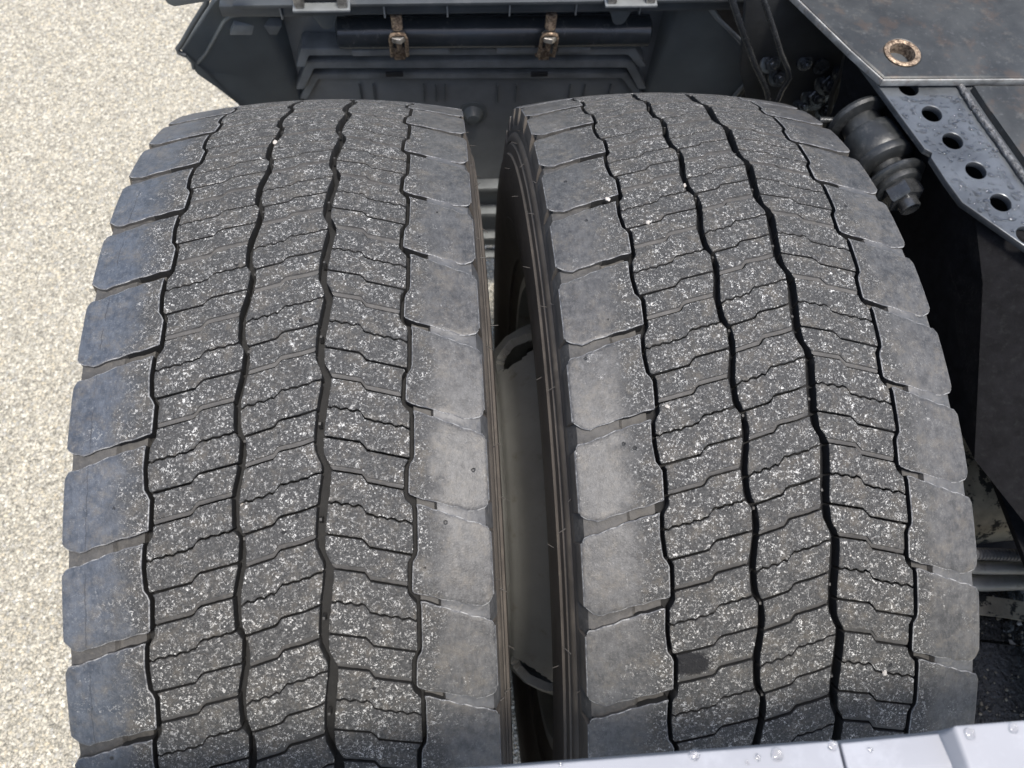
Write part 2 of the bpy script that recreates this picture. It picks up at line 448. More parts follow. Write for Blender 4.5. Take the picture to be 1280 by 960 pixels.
def rib_piece(name, gl, gr, sf, t0, k0, t1, k1, rnd):
    """one rib element between two sipes; k in 's' straight, 'w' wavy, 'c' stepped with lowered lip"""
    nu = 26
    us = [0, .012] + [(i + 1) / (nu - 2) for i in range(nu - 4)] + [.988, 1]
    us = sorted(set(round(u, 4) for u in us)); nu = len(us)
    ph = 0.35 if k0 == 'w' or k1 == 'w' else 0
    def wave(a, kind):
        if kind == 'w': return .75 * MM * math.sin(a * 2 * math.pi / .0075) + .25 * MM * math.sin(a * 2 * math.pi / .0031 + 1)
        return 0
    gap = {'s': .85, 'w': .72, 'c': .65}
    # rows: (which end, distance in mm, drop in mm)
    rows = [(0, 0, .55), (0, .5, 0.05)]
    if k0 == 'c': rows = [(0, 0, .5), (0, .5, 0.0)]
    mids = [.12, .24, .36, .48, .6, .72, .84, .93]
    if k1 == 'c': ends = [(1, 3.0, 0.0), (1, 2.6, 1.1), (1, .5, 1.6), (1, 0, 1.9)]
    else: ends = [(1, .5, 0.05), (1, 0, .55)]
    nv = len(rows) + len(mids) + len(ends)
    vs = []
    jit = [[rnd.uniform(-1, 1) for _ in range(nu)] for _ in range(nv)]
    eL = [rnd.uniform(-.25, .25) for _ in range(nv)]; eR = [rnd.uniform(-.25, .25) for _ in range(nv)]
    chip = rnd.random()
    for iu, u in enumerate(us):
        # nominal a for the sipe curve
        def end_t(which):
            base, kind = (t0, k0) if which == 0 else (t1, k1)
            a_ = gl(base) * (1 - u) + gr(base) * u
            for _ in range(2):
                tt = base + sf(a_); a_ = gl(tt) * (1 - u) + gr(tt) * u
            return tt + wave(a_, kind) + (gap[kind] * MM if which == 0 else -gap[kind] * MM)
        ta, tb = end_t(0), end_t(1)
        col = []
        for w, d, dr in rows: col.append((ta + d * MM, dr))
        for f in mids:
            la = ta + rows[-1][1] * MM; lb = tb - ends[0][1] * MM
            col.append((la + (lb - la) * f, 0))
        for w, d, dr in ends: col.append((tb - d * MM, dr))
        for iv, (t, dr) in enumerate(col):
            a = gl(t) * (1 - u) + gr(t) * u
            edge = iu in (0, nu - 1)
            if iu == 0: a += eL[iv] * .0006
            if iu == nu - 1: a += eR[iv] * .0006
            if edge: dr = max(dr, .55)
            # round the four corners
            if edge and iv in (0, nv - 1): a += (.0009 if iu == 0 else -.0009)
            t2 = t + jit[iv][iu] * .10 * MM
            vs.append((a, t2, rad(a) - dr * .001 + jit[iv][iu] * .00006))
    top = [cyl(a, t, r) for a, t, r in vs]
    fs = []; mi = []
    for iu in range(nu - 1):
        for iv in range(nv - 1):
            p = iu * nv + iv
            fs.append((p, p + 1, p + nv + 1, p + nv)); mi.append(2 if k1 == 'c' and iv >= nv - 4 and 0 < iu < nu - 2 else 0)
    ring = [iu * nv for iu in range(nu)] + [(nu - 1) * nv + iv for iv in range(1, nv)] + [iu * nv + nv - 1 for iu in range(nu - 2, -1, -1)] + [iv for iv in range(nv - 2, 0, -1)]
    base = len(top)
    for q in ring:
        a, t, r = vs[q]
        top.append(cyl(a, t, rad(a) - .0122))
    n = len(ring)
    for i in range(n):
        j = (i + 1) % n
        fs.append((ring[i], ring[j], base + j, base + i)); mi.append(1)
    me = mesh(name, top, fs, 40, mi)
    return me

def shoulder_piece(name, side, rnd):
    """lug between two lateral slots, running over the tread edge on to the side"""
    if side < 0:
        T = lin([(-.145, .42), (-.1412, .375), (-.1386, .315), (-.126, .265), (-.108, .17), (-.084, .085)])
        B = lin([(-.145, 1.02), (-.1412, 1.06), (-.1355, 1.135), (-.1284, 1.155), (-.108, 1.06), (-.084, .965)])
        ao = -.1408; G = lambda t: G1(t) - HW
        wrap = [(.0006, .9), (.0009, 4), (.0018, 9), (.0024, 15), (.0022, 19)]
    else:
        T = lin([(.0925, -.170), (.110, -.075), (.1318, .05), (.1446, .115), (.1465, .17), (.150, .21)])
        B = lin([(.0925, .730), (.110, .845), (.130, .945), (.1375, .965), (.1440, .925), (.1465, .86), (.150, .82)])
        ao = .1466; G = lambda t: G4(t) + HW
        wrap = [(.0006, .9), (.0009, 4), (.0018, 9), (.0024, 15), (.0022, 19)]
    us = [0, .012, .06, .14, .22, .3, .38, .46, .54, .62, .7, .78, .84, .89, .93, .96, .985, 1.0]
    vfr = [0, 0] + [i / 17 for i in range(1, 17)] + [1, 1]
    nv = len(vfr)
    vs = []; cols = 0
    ej = [rnd.uniform(-1, 1) for _ in range(nv)]; ej2 = [[rnd.uniform(-1, 1) for _ in range(nv)] for _ in range(40)]
    sgn = 1 if side > 0 else -1
    for iu, u in enumerate(us + wrap):
        if isinstance(u, tuple):
            out, down = u; uu = 1.0
        else:
            out, down = 0, 0; uu = u
        g0 = G(T(sgn * .09) if side < 0 else T(.0925))
        an = g0 * (1 - uu) + (ao + sgn * out * .6) * uu
        ta, tb = T(an), B(an)
        ta += .5 * MM * math.sin(an * 500 + ej[0] * 3) * (1 if uu < .99 else 0)
        tb += .5 * MM * math.sin(an * 430 + ej[1] * 3) * (1 if uu < .99 else 0)
        for iv in range(nv):
            f = vfr[iv]
            t = ta + (tb - ta) * f
            dr = 0
            if iv == 0 or iv == nv - 1: dr = .45
            if iv == 1: t += .7 * MM
            if iv == nv - 2: t -= .7 * MM
            if iv in (1, nv - 2): dr = .08
            a = G(t) * (1 - uu) + ao * uu + sgn * out
            if iu == 0: dr = max(dr, .55)
            if iu == 0 and iv in (0, nv - 1): a += sgn * .0012
            if uu >= 1 and down == 0: a += sgn * ej[iv] * .0003; dr = max(dr, .25)
            if iv in (0, nv - 1) and uu > .985: a -= sgn * .0010
            r = rad(ao if down else a) - dr * .001 - down * .001 + ej2[min(iu, 39)][iv] * .00005
            vs.append((a, t, r))
        cols += 1
    nu = cols
    top = [cyl(a, t, r) for a, t, r in vs]
    fs = []; mi = []
    NT_ = len(us)
    for iu in range(nu - 1):
        for iv in range(nv - 1):
            p = iu * nv + iv
            f = (p, p + 1, p + nv + 1, p + nv)
            fs.append(f if side > 0 else f[::-1]); mi.append((3 if (iv in (0, nv - 2) or iu in (0, NT_ - 1)) else 0) if iu < NT_ else 2)
    # skirts on the slot sides and the groove side
    def skirt(ring, flip, lat=True):
        base = len(top)
        for q in ring:
            a, t, r = vs[q]
            iu = q // nv
            dep = .0122
            if iu >= NT_ - 1: a2 = a - sgn * .006; r2 = r - .001
            else: a2 = a; r2 = rad(a) - dep
            if iu >= NT_ - 3 and iu < NT_ - 1: a2 = a - sgn * .004
            top.append(cyl(a2, t, r2))
        for i in range(len(ring) - 1):
            f = (ring[i], ring[i + 1], base + i + 1, base + i)
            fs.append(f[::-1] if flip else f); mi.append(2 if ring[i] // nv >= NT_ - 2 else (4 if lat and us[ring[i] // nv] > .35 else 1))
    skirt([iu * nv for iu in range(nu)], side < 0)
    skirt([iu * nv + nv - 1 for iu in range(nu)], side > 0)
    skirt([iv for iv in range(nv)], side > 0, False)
    return mesh(name, top, fs, 40, mi)

rnd = random.Random(3)
KIT = {}
for v in range(4):
    KIT['rib', v] = []
    for nm, gl, gr, sf, tt in (
        ('r1', lambda t: G1(t) + HW, G2L, S1, ((.27, 'w'), (.60, 's'), (.93, 'c'))),
        ('r2', G2R, G3L, S2, ((.06, 's'), (.39, 'c'), (.74, 'w'))),
        ('r3', G3R, lambda t: G4(t) - HW, S3, ((.10, 's'), (.44, 'c'), (.77, 'w')))):
        for i in range(3):
            (a, ka) = tt[i]; (b_, kb) = tt[(i + 1) % 3]
            if i == 2: b_ += 1
            me = rib_piece('tread_block', gl, gr, sf, a, ka, b_, kb, rnd)
            for m in (M_TREAD, M_GROOVE, M_SLOT): me.materials.append(m)
            KIT['rib', v].append(me)
    KIT['sh', v] = []
    for sd_ in (-1, 1):
        me = shoulder_piece('tread_block', sd_, rnd)
        for m in (M_TREAD, M_GROOVE, M_SIDE, M_EDGE, M_SLOT): me.materials.append(m)
        KIT['sh', v].append(me)

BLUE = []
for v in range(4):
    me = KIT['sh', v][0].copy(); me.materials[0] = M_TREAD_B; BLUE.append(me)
STAIN_ME = KIT['rib', 0][STAINED[1]].copy(); STAIN_ME.materials[0] = M_STAIN

def tyre_body():
    """casing: tread floor, both sides to the beads, slot floors and stone nubs in the grooves"""
    half = [(.0, None), (.03, None), (.06, None), (.09, None), (.115, None), (.132, None)]
    prof = []
    for a in (-.130, -.115, -.09, -.06, -.03, 0, .03, .06, .09, .115, .136): prof.append((a, rad(a) - .0118))
    side = [(.1368, .4890), (.1393, .4850), (.1413, .4790), (.1432, .4730), (.1440, .4690), (.1440, .4665), (.1462, .4640), (.1472, .4600), (.1476, .4565), (.1468, .4550), (.1488, .4535), (.1500, .4440), (.1520, .4425), (.1530, .4300),
            (.1544, .4150), (.1540, .4000), (.1530, .3850), (.1505, .3700), (.1510, .3690), (.1470, .3500), (.1400, .3300), (.1380, .3180), (.1345, .3170), (.1300, .3020), (.1260, .2930), (.1190, .2890)]
    L = [(-(a) + .0000, r) for a, r in side][::-1]
    Rr = [(a + .0055, r) for a, r in side]
    full = L + prof + Rr
    nb = 240; vs = []; fs = []; mi = []
    for k in range(nb):
        th = 2 * math.pi * k / nb
        for a, r in full: vs.append((a, -r * math.sin(th), r * math.cos(th)))
    n = len(full); nl = len(L)
    for k in range(nb):
        k2 = (k + 1) % nb
        for i in range(n - 1):
            fs.append((k * n + i, k2 * n + i, k2 * n + i + 1, k * n + i + 1))
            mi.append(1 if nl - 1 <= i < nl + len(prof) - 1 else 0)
    N = int(round(2 * math.pi / PITCH))
    # slot floors
    for p in range(N):
        for side_ in (-1, 1):
            if side_ < 0:
                up = [(-.087, -.05), (-.105, .040), (-.1075, .050), (-.112, .078), (-.120, .115), (-.128, .152), (-.1345, .135), (-.1380, .09)]
                lo = [(-.087, .10), (-.105, .160), (-.1075, .175), (-.112, .195), (-.120, .240), (-.128, .285), (-.1345, .32), (-.1380, .35)]
                dr = [.0070, .0066, .0038, .0030, .0026, .0026, .0028, .0034]
                wrapd = [(-.1400, .006), (-.1421, .013), (-.1438, .020)]
            else:
                up = [(.0965, .745), (.1085, .835), (.1105, .85), (.114, .87), (.122, .91), (.131, .95), (.1395, .94), (.1436, .90)]
                lo = [(.0965, .855), (.1085, .925), (.1105, .94), (.114, .955), (.122, 1.00), (.131, 1.045), (.1395, 1.09), (.1436, 1.13)]
                dr = [.0058, .0052, .0010, .0004, .0003, .0004, .0010, .0024]
                wrapd = [(.1457, .006), (.1478, .013), (.1495, .020)]
            base = len(vs); rows = 0
            for (a, t0), (a2, t1), d in zip(up, lo, dr):
                for q in range(6):
                    f = q / 5; t = t0 - .02 + (t1 - t0 + .04) * f
                    vs.append(cyl(a, p + t, rad(a) - d - .0006 * math.sin(math.pi * f))); 
                rows += 1
            for a, dn in wrapd:
                for q in range(6):
                    f = q / 5; t = up[-1][1] - .03 + (lo[-1][1] - up[-1][1] + .06) * f
                    vs.append(cyl(a, p + t, rad(up[-1][0]) - dr[-1] - dn))
                rows += 1
            for i in range(rows - 1):
                for q in range(5):
                    b0 = base + i * 6 + q
                    f = (b0, b0 + 1, b0 + 7, b0 + 6)
                    fs.append(f if side_ > 0 else f[::-1]); mi.append(3 if side_ > 0 and i >= 2 else 2)
            # inner end wall of the slot floor
            b1 = len(vs)
            a = up[0][0]
            for q in range(6):
                f = q / 5; t = up[0][1] - .02 + (lo[0][1] - up[0][1] + .04) * f
                vs.append(cyl(a - side_ * .001, p + t, rad(a) - .012))
            for q in range(5):
                f = (base + q, base + q + 1, b1 + q + 1, b1 + q)
                fs.append(f if side_ < 0 else f[::-1]); mi.append(2)
        # stone nubs in the two wide grooves
        for a, t in ((-.0188, .10), (.0318, .95)):
            b0 = len(vs); w = .0008; h = rad(a) - .0034
            for (da, dt, r) in ((-w, -.014, 0), (w, -.014, 0), (w, .014, 0), (-w, .014, 0)): vs.append(cyl(a + da, p + t + dt, h))
            for (da, dt) in ((-w * 1.6, -.035), (w * 1.6, -.035), (w * 1.6, .035), (-w * 1.6, .035)): vs.append(cyl(a + da, p + t + dt, h - .006))
            fs.append((b0, b0 + 1, b0 + 2, b0 + 3)); mi.append(2)
            for i in range(4):
                j = (i + 1) % 4; fs.append((b0 + i, b0 + 4 + i, b0 + 4 + j, b0 + j)); mi.append(1)
    me = mesh('tyre', vs, fs, 32, mi)
    for m in (M_SIDE, M_GROOVE, M_SLOT, M_PAD): me.materials.append(m)
    return me
TYRE = tyre_body()

hair_bm = bmesh.new(); lathe_bm(hair_bm, [(0, .00045), (.004, .00035), (.0065, .00025)], (0, 0, 0), (0, 0, 1), 6)
HAIR = from_bm('rubber_hair', hair_bm); HAIR.materials.append(M_HAIR)

def disc_mesh(flip):
    """dished steel centre with hand holes; face towards the other wheel at x = flip*0.172"""
    prof = [(.172, .085), (.173, .150), (.172, .178), (.178, .196), (.192, .212), (.208, .224), (.226, .233), (.236, .240), (.236, .252)] if False else \
           [(.170, .085), (.1712, .150), (.1700, .180), (.163, .198), (.150, .212), (.132, .222), (.110, .231), (.092, .240), (.085, .252)]
    n = 360; vs = []; fs = []
    pr = []
    # refine
    for (a0, r0), (a1, r1) in zip(prof, prof[1:]):
        for s in range(6): pr.append((a0 + (a1 - a0) * s / 6, r0 + (r1 - r0) * s / 6))
    pr.append(prof[-1]); m = len(pr)
    for k in range(n):
        th = 2 * math.pi * k / n
        for a, r in pr: vs.append((flip * a, -r * math.sin(th), r * math.cos(th)))
    for k in range(n):
        k2 = (k + 1) % n
        for i in range(m - 1):
            rm = (pr[i][1] + pr[i + 1][1]) / 2
            th = (k + .5) / n * 3
            fr = (th - 1.40 / (2 * math.pi) * 3 + .5) % 1.0 - .5
            if abs((rm - .211) / .0165) ** 2 + (abs(fr) / .075) ** 2 < 1: continue
            f = (k * m + i, k2 * m + i, k2 * m + i + 1, k * m + i + 1)
            fs.append(f if flip > 0 else f[::-1])
    me = mesh('wheel_disc', vs, fs, 50)
    bm = bmesh.new(); bm.from_mesh(me); bpy.data.meshes.remove(me)
    r = bmesh.ops.solidify(bm, geom=bm.faces[:], thickness=.010)
    return from_bm('wheel_disc', bm, 45)

def make_wheel(loc_x, phase, label, flip, seed):
    rd = random.Random(seed)
    w = thing('truck_wheel', (loc_x, 0, AXZ), label, 'wheel')
    ty = link('tyre', TYRE, None, w)
    ty.rotation_euler.x = phase
    i0, i1 = -4, 14
    rest = bmesh.new()
    N = 48
    for i in range(i0, i0 + N):
        th = i * PITCH
        if i < i1:
            last = None
            for grp, cnt in (('rib', 9), ('sh', 2)):
                for q in range(cnt):
                    me = KIT[grp, rd.randrange(4)][q]
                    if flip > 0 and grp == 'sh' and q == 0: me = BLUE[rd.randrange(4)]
                    if flip < 0 and grp == 'rib' and (i, q) == STAINED: me = STAIN_ME
                    o = link('tread_block', me, None, ty)
                    o.rotation_euler.x = th
        else:
            th = i1 * PITCH + (i - i1 + .0) * (2 * math.pi - (i1 - i0) * PITCH) / (N - (i1 - i0))
            for grp, cnt in (('rib', 9), ('sh', 2)):
                for q in range(cnt):
                    nv = len(rest.verts); 
                    rest.from_mesh(KIT[grp, 0][q]); rest.verts.ensure_lookup_table()
                    bmesh.ops.rotate(rest, cent=(0, 0, 0), matrix=Matrix.Rotation(th, 3, 'X'), verts=rest.verts[nv:])
    me = bpy.data.meshes.new('hidden_tread_blocks'); rest.to_mesh(me); rest.free(); smooth(me, 40)
    for m in (M_TREAD, M_GROOVE, M_SIDE, M_EDGE, M_SLOT): me.materials.append(m)
    r = link('tread_blocks', me, None, ty); r['kind'] = 'stuff'
    # rim barrel
    prof = [(-.118, .288), (-.126, .290), (-.128, .300), (-.131, .300), (-.131, .284), (-.115, .279), (-.095, .268), (-.06, .256), (.03, .253), (.085, .262), (.115, .279), (.131, .284), (.131, .300), (.128, .300), (.126, .290), (.118, .288)]
    rim = lathe('rim', [(a + .003, r) for a, r in prof], (loc_x, 0, AXZ), (1, 0, 0), M_RIM, w, 96, 50, cap=False)
    d = link('wheel_disc', disc_mesh(flip), M_RIM, w)
    # rubber hairs on the side that shows
    s = 1 if flip > 0 else -1
    sd0 = .0055 if s > 0 else 0
    for r_, a_, st in ((.4600, .1472, .21), (.4300, .1530, .30), (.4725, .1410, .26)):
        th = -.75 + rd.random() * .1
        while th < 1.1:
            h = link('rubber_hair', HAIR, None, w)
            h.location = (s * (a_ + (sd0)), -r_ * math.sin(th), r_ * math.cos(th))
            h.rotation_euler = (rd.uniform(-.9, .9), s * (math.pi / 2 - .15) + rd.uniform(-.5, .3), 0)
            th += st * rd.uniform(.7, 1.3)
    return w

WL = make_wheel(0.0, -.5009, 'worn black truck tyre on the left, beside the pale pavement, its outer lugs bluish', 1, 11)
WR = make_wheel(0.3504, -.3708, 'worn black truck tyre on the right, next to the chassis frame and shock absorber end', -1, 12)

# hub / brake drum core between the discs so that light does not pass through
hub = thing('axle_hub', (.175, 0, AXZ), 'dark axle hub joining the two wheels in the gap between them', 'hub')
lathe('hub_barrel', [(-.10, .0), (-.10, .075), (.02, .083), (.05, .083), (.05, .205), (.46, .205), (.46, .12), (.48, .12)], (.175, 0, AXZ), (1, 0, 0), M_BLACK, hub, 64)

# ------------------------------------------------------------------ mudguard in front of the wheels
mg = thing('mudguard', (.17, .66, .1), 'dark plastic mudguard front section with stepped ridges behind both tyres', 'mudguard')
YB, YF = .66, .60
def B(px, py, y=YB): return at(px, py, 1, y)
# back panel
pl = [B(372, 40), B(372, 130), None, None, B(812, 110), B(812, 40)]
zb = .135
xl, xr = B(374, 100).x - .004, B(808, 100).x + .004
prism('back_panel', [(xl, YB, .80), (xl, YB, zb), (xr, YB, zb), (xr, YB, .80)], (0, .008, 0), M_PANEL, mg)
# lower steps of the panel seen down the gap between the tyres
for k, (py, hh) in enumerate(((225, .010), (256, .012), (285, .008), (308, .008))):
    z = B(605, py).z
    box('panel_step', (( xl + xr) / 2, YB - .012 - .002 * k, z), (xr - xl - .01, .022, hh), M_LEDGE, mg)
# left wing: side wall going forward and outwards
fl = lambda px, py: at(px, py, 1, YF)
wing = [B(373, 128), B(371, 30), fl(283, 24), fl(252, 62), fl(262, 78), fl(300, 132)]
low = [Vector((xl, YB, .42)), Vector((fl(300, 132).x + .02, YF, .45))]
def panel(name, pts, off, mat, parent, bev=.001):
    return prism(name, pts, off, mat, parent, bev)
panel('side_wall', [Vector((xl + .006, YB + .003, .80)), Vector((xl + .006, YB + .003, .40)), Vector((fl(318, 150).x, YF, .50)), fl(300, 131), fl(272, 110), fl(247, 93), fl(242, 84), fl(228, 64), fl(268, 4), fl(300, -30)], (-.004, .006, 0), M_PLASTIC, mg)
# rolled lips on the wing's outline
def lip(name, pxs, y, r, mat): 
    pts = [at(px, py, 1, y) for px, py in pxs]
    return tube(name, pts, r, mat, mg, 10)
lip('outer_lip', [(262, -20), (258, 4), (250, 16), (240, 32), (232, 46), (226, 56), (222, 61), (224, 66), (232, 69)], YF - .003, .0034, M_RAIL)
lip('lower_lip', [(232, 69), (240, 78), (242, 86)], YF - .002, .0022, M_PLASTIC)
lip('inner_lip', [(246, 80), (258, 66), (268, 48), (280, 27), (288, 20), (300, 18), (420, 18)], YF + .004, .0028, M_PLASTIC)
# recessed pocket on the wing
bm = bmesh.new()
P = [at(287, 33, 1, YF + .012), at(346, 33, 1, YB - .02), at(352, 22, 1, YB - .02), at(292, 20, 1, YF + .012)]
prism('pocket_lip', P, (0, -.012, -.004), M_LEDGE, mg, .0012)
# top flange running right across
def flange(name, y, z_top, z_bot, x0, x1, mat, d, bev=.002):
    return box(name, ((x0 + x1) / 2, y + d / 2, (z_top + z_bot) / 2), (x1 - x0, d, abs(z_top - z_bot)), mat, mg, None, bev)
zt = at(560, 18, 1, .585).z
x0 = at(272, 6, 1, .585).x; x1 = at(930, 22, 1, .585).x
flange('top_rail', .585, zt + .0165, zt, x0, x1, M_RAIL, .014, .003)
flange('top_rail_upper', .60, zt + .042, zt + .020, x0 + .004, x1 + .02, M_RAIL, .06, .004)
flange('top_rail_face', .578, zt + .0235, zt + .0185, x0 + .02, x1 + .02, M_RAIL, .05, .001)
for px in (559, 637, 480, 720, 800, 350):
    q = at(px, 10, 1, .585)
    box('rail_rib', (q.x, .5845, zt + .009), (.0022, .006, .022), M_LEDGE, mg, None, .0006)
# stepped ridges framing the recess of the panel
def ridge(name, ytop, l, r, lb, rb, yb, dep, hh, mat=M_LEDGE):
    a, b_, c, d_ = at(lb, yb, 1, YB - dep), at(l, ytop, 1, YB - dep), at(r, ytop - 1, 1, YB - dep), at(rb, yb, 1, YB - dep)
    bm = bmesh.new()
    up = [a + Vector((-.012, 0, 0)), b_ + Vector((-.008, 0, hh)), c + Vector((.008, 0, hh)), d_ + Vector((.012, 0, 0))]
    lo = [a, b_, c, d_]
    for i in range(3):
        f = [bm.verts.new(v) for v in (lo[i], lo[i + 1], up[i + 1], up[i])]
        bm.faces.new(f)
    bmesh.ops.remove_doubles(bm, verts=bm.verts, dist=1e-5)
    ex = bmesh.ops.extrude_face_region(bm, geom=bm.faces[:])
    bmesh.ops.translate(bm, vec=(0, dep - .001, 0), verts=[e for e in ex['geom'] if isinstance(e, bmesh.types.BMVert)])
    bmesh.ops.bevel(bm, geom=bm.edges[:], offset=.0012, segments=2, affect='EDGES')
    o = link(name, from_bm(name, bm), mat); put(o, mg); return o
ridge('stepped_ridge', 70, 386, 785, 381, 798, 84, .034, .013)
ridge('stepped_ridge', 86, 393, 783, 380, 798, 112, .024, .014)
ridge('stepped_ridge', 99, 398, 777, 384, 797, 124, .012, .011)
for px in (450, 467, 530, 545, 556, 622, 645, 712, 730, 762):
    q = B(px, 112)
    box('panel_rib', (q.x, YB - .002, q.z - .005), (.002, .004, .035), M_PLASTIC, mg, None, .0006)
for px in (493, 674):
    q = at(px, 92, 1, YB - .026)
    box('latch_slot', (q.x, YB - .027, q.z), (.026, .004, .008), M_BLACK, mg, None, .001)
    
for px0, px1, py in ((440, 495, 65), (503, 562, 63), (621, 678, 62), (697, 738, 61)):
    a = at(px0, py, 1, YB - .04); c = at(px1, py, 1, YB - .04)
    o = box('ribbed_pad', ((a.x + c.x) / 2, YB - .036, a.z), (c.x - a.x, .014, .011), M_LEDGE, mg, None, .002)
# plug low on the panel
q = B(591, 145)
pg = lathe('round_boss', [(0, .024), (.002, .024), (.003, .022), (.0031, .017), (.016, .010), (.017, .006)], (q.x, YB, q.z + .008), (0, -1, 0), M_PLASTIC, mg, 28)
# right wing, mirrored, running up under the cab side
wr = [Vector((xr - .006, YB + .003, .80)), Vector((xr - .006, YB + .003, .40)), at(905, 150, 1, YF), at(935, 108, 1, YF), at(944, 78, 1, YF), at(900, 28, 1, YF), at(860, -20, 1, YF)]
prism('side_wall', wr, (.004, .006, 0), M_PLASTIC, mg, .001)
tube('outer_lip', [at(x, y, 1, YF - .002) for x, y in ((872, -10), (896, 22), (925, 50), (944, 74), (941, 86), (932, 104), (918, 120), (900, 150))], .003, M_LEDGE, mg, 10)
# panel above on the left, cut by the frame
up_ = thing('upper_trim', at(225, 0, 1, .52), 'small black rounded trim corner above the mudguard at the pavement side', 'trim panel')
prism('trim_panel', [at(200, -14, 1, .52), at(204, -3, 1, .52), at(209, 5, 1, .52), at(218, 9, 1, .52), at(262, 2, 1, .52), at(300, -12, 1, .52)], (0, .05, .02), M_PLASTIC, up_, .002)

# bright clips on the rail
def clip(px0, px1, py0, py1, label):
    a = at(px0, py1, 1, .57); c = at(px1, py0, 1, .57)
    t = thing('rail_clip', ((a.x + c.x) / 2, .57, a.z), label, 'clip', 'metal clips on the mudguard top rail')
    w = c.x - a.x; h = .030
    box('clip_base', ((a.x + c.x) / 2, .574, a.z), (w, .02, .004), M_LEDGE, t)
    for sx in (-1, 1):
        box('clip_cheek', ((a.x + c.x) / 2 + sx * (w / 2 - .009), .576, a.z + h / 2), (.012, .018, h - .004), M_BRIGHT, t, None, .002)
    box('clip_slot', ((a.x + c.x) / 2, .582, a.z + h / 2 + .004), (w - .03, .010, h), M_BLACK, t)
clip(366, 436, -2, 11, 'larger metal clip on the mudguard rail above the left tyre')
clip(756, 824, -8, 5, 'metal clip on the mudguard rail above the right tyre')

# tube across the recess with hanging plastic tab
tb = thing('cross_tube', at(615, 42, 1, .63), 'thick blue-black tube lying across the mudguard recess', 'tube')
a = at(421, 41, 1, .63); c = at(812, 38, 1, .63)
lathe('tube_body', [(0, .016), (.003, .0215), ((c - a).length - .003, .0215), ((c - a).length, .016)], a, c - a, M_TANK, tb, 40)
for px, py in ((407, 26), (775, 21)):
    q = at(px, py, 1, .60)
    prism('hanging_tab', [q + Vector((-.017, 0, .012)), q + Vector((-.008, 0, -.010)), q + Vector((-.003, 0, -.014)), q + Vector((.005, 0, -.013)), q + Vector((.009, 0, -.008)), q + Vector((.016, 0, .012))], (0, .012, 0), M_PLASTIC, tb, .0015)

# rusty swing bolts
def swing_bolt(px, label):
    q = at(px, 42, 1, .585)
    t = thing('swing_bolt', q, label, 'bolt', 'rusty swing bolts holding the tube')
    r_ = Vector((q.x, .600, 0))
    z1 = at(px, 16, 1, .59).z; z2 = at(px, 38, 1, .59).z; z3 = at(px, 76, 1, .60).z
    lathe('threaded_stud', [(0, .0075)] + [(k * .0022 + .0011 * (k % 2), .0068 + .0009 * (k % 2)) for k in range(1, 9)] + [(.0205, .0075)], (q.x, .592, z1 - .004 + .0), (0, 0, -1), M_RUST, t, 16)
    lathe('hex_nut', [(0, .0105), (.0005, .0112), (.0075, .0112), (.008, .0105)], (q.x, .590, z2 - .006), (0, 0, -1), M_BRIGHT, t, 6, 20)
    pts = []
    for sx in (-1, 1):
        pass
    H = z2 - .002
    loop = [(-.0125, .612, z3), (-.0115, .597, z3 + .012), (-.0105, .588, H - .010), (-.0085, .586, H - .002), (0, .585, H + .001), (.0085, .586, H - .002), (.0105, .588, H - .010), (.0100, .597, z3 + .012), (.0085, .612, z3 - .001)]
    tube('fork', [(q.x + x, y, z) for x, y, z in loop], .0026, M_RUST, t, 8)
    lathe('bolt_shank', [(0, .0042), (.022, .0042), (.023, .003)], (q.x, .592, z2 - .014), (0, .15, -1), M_RUST, t, 12)
    box('pivot_block', (q.x - .002, .612, z3 + .004), (.016, .012, .018), M_RUST, t, None, .002)
swing_bolt(497, 'rusty swing bolt on the tube above the left tyre')
swing_bolt(688, 'rusty swing bolt on the tube towards the right tyre')

# ------------------------------------------------------------------ chassis frame on the right
fr = thing('chassis_frame', (.72, .2, .84), 'black truck chassis frame with wet perforated grey steel plate on top', 'chassis frame')
Z = .85
def h(px, py, z=Z):
    q = at(px, py, 2, z); return (q.x, q.y)
outl = [h(1040, 30), h(1100, 110), h(1127, 147), h(1156, 186), h(1160, 188), h(1165, 191), h(1164, 197), h(1168, 203), h(1183, 226), h(1203, 253), h(1300, 321), h(1420, 400), h(1500, 260), h(1300, 20)]
holes = []
for px, py in ((1136, 110), (1165, 142), (1191, 176), (1220, 213), (1251, 253), (1284, 294)):
    x, y = h(px, py); holes.append(ellipse(x, y, .0115, .0115)[::-1])
sheet('perforated_plate', outl, holes, Z - .008, Z, M_PLATE, fr, .0009)
# lower lip of the plate (the bent edge)
# top plate with hole
o2 = [h(970, -30, .864), h(1065, 62, .864), h(1105, 98, .864), h(1330, 97, .864), h(1330, -60, .864), h(970, -60, .864)]
for (pa, pb) in ((h(1105, 98, .864), h(1330, 97, .864)), (h(1065, 62, .864), h(1104, 97, .864)), (h(970, -30, .864), h(1064, 61, .864))):
    va, vb = Vector((*pa, .8578)), Vector((*pb, .8578)); dd = (vb - va)
    bm = bmesh.new(); box_bm(bm, (va + vb) / 2, (dd.length + .0015, .0022, .0090), Matrix.Rotation(math.atan2(dd.y, dd.x), 3, 'Z'), .0009)
    put(link('cut_edge', from_bm('cut_edge', bm), M_CUT), fr)
x, y = h(1128, 66, .864)
sheet('top_plate', o2, [ellipse(x, y, .020, .020)[::-1]], Z + .0015, .864, M_PLATE2, fr, .0032)
lathe('rusty_ring', [(0, .0200), (.003, .0212), (.004, .0180), (.003, .0150), (-.012, .0150)], (x, y, .8615), (0, 0, 1), M_RUST, fr, 32, cap=False)
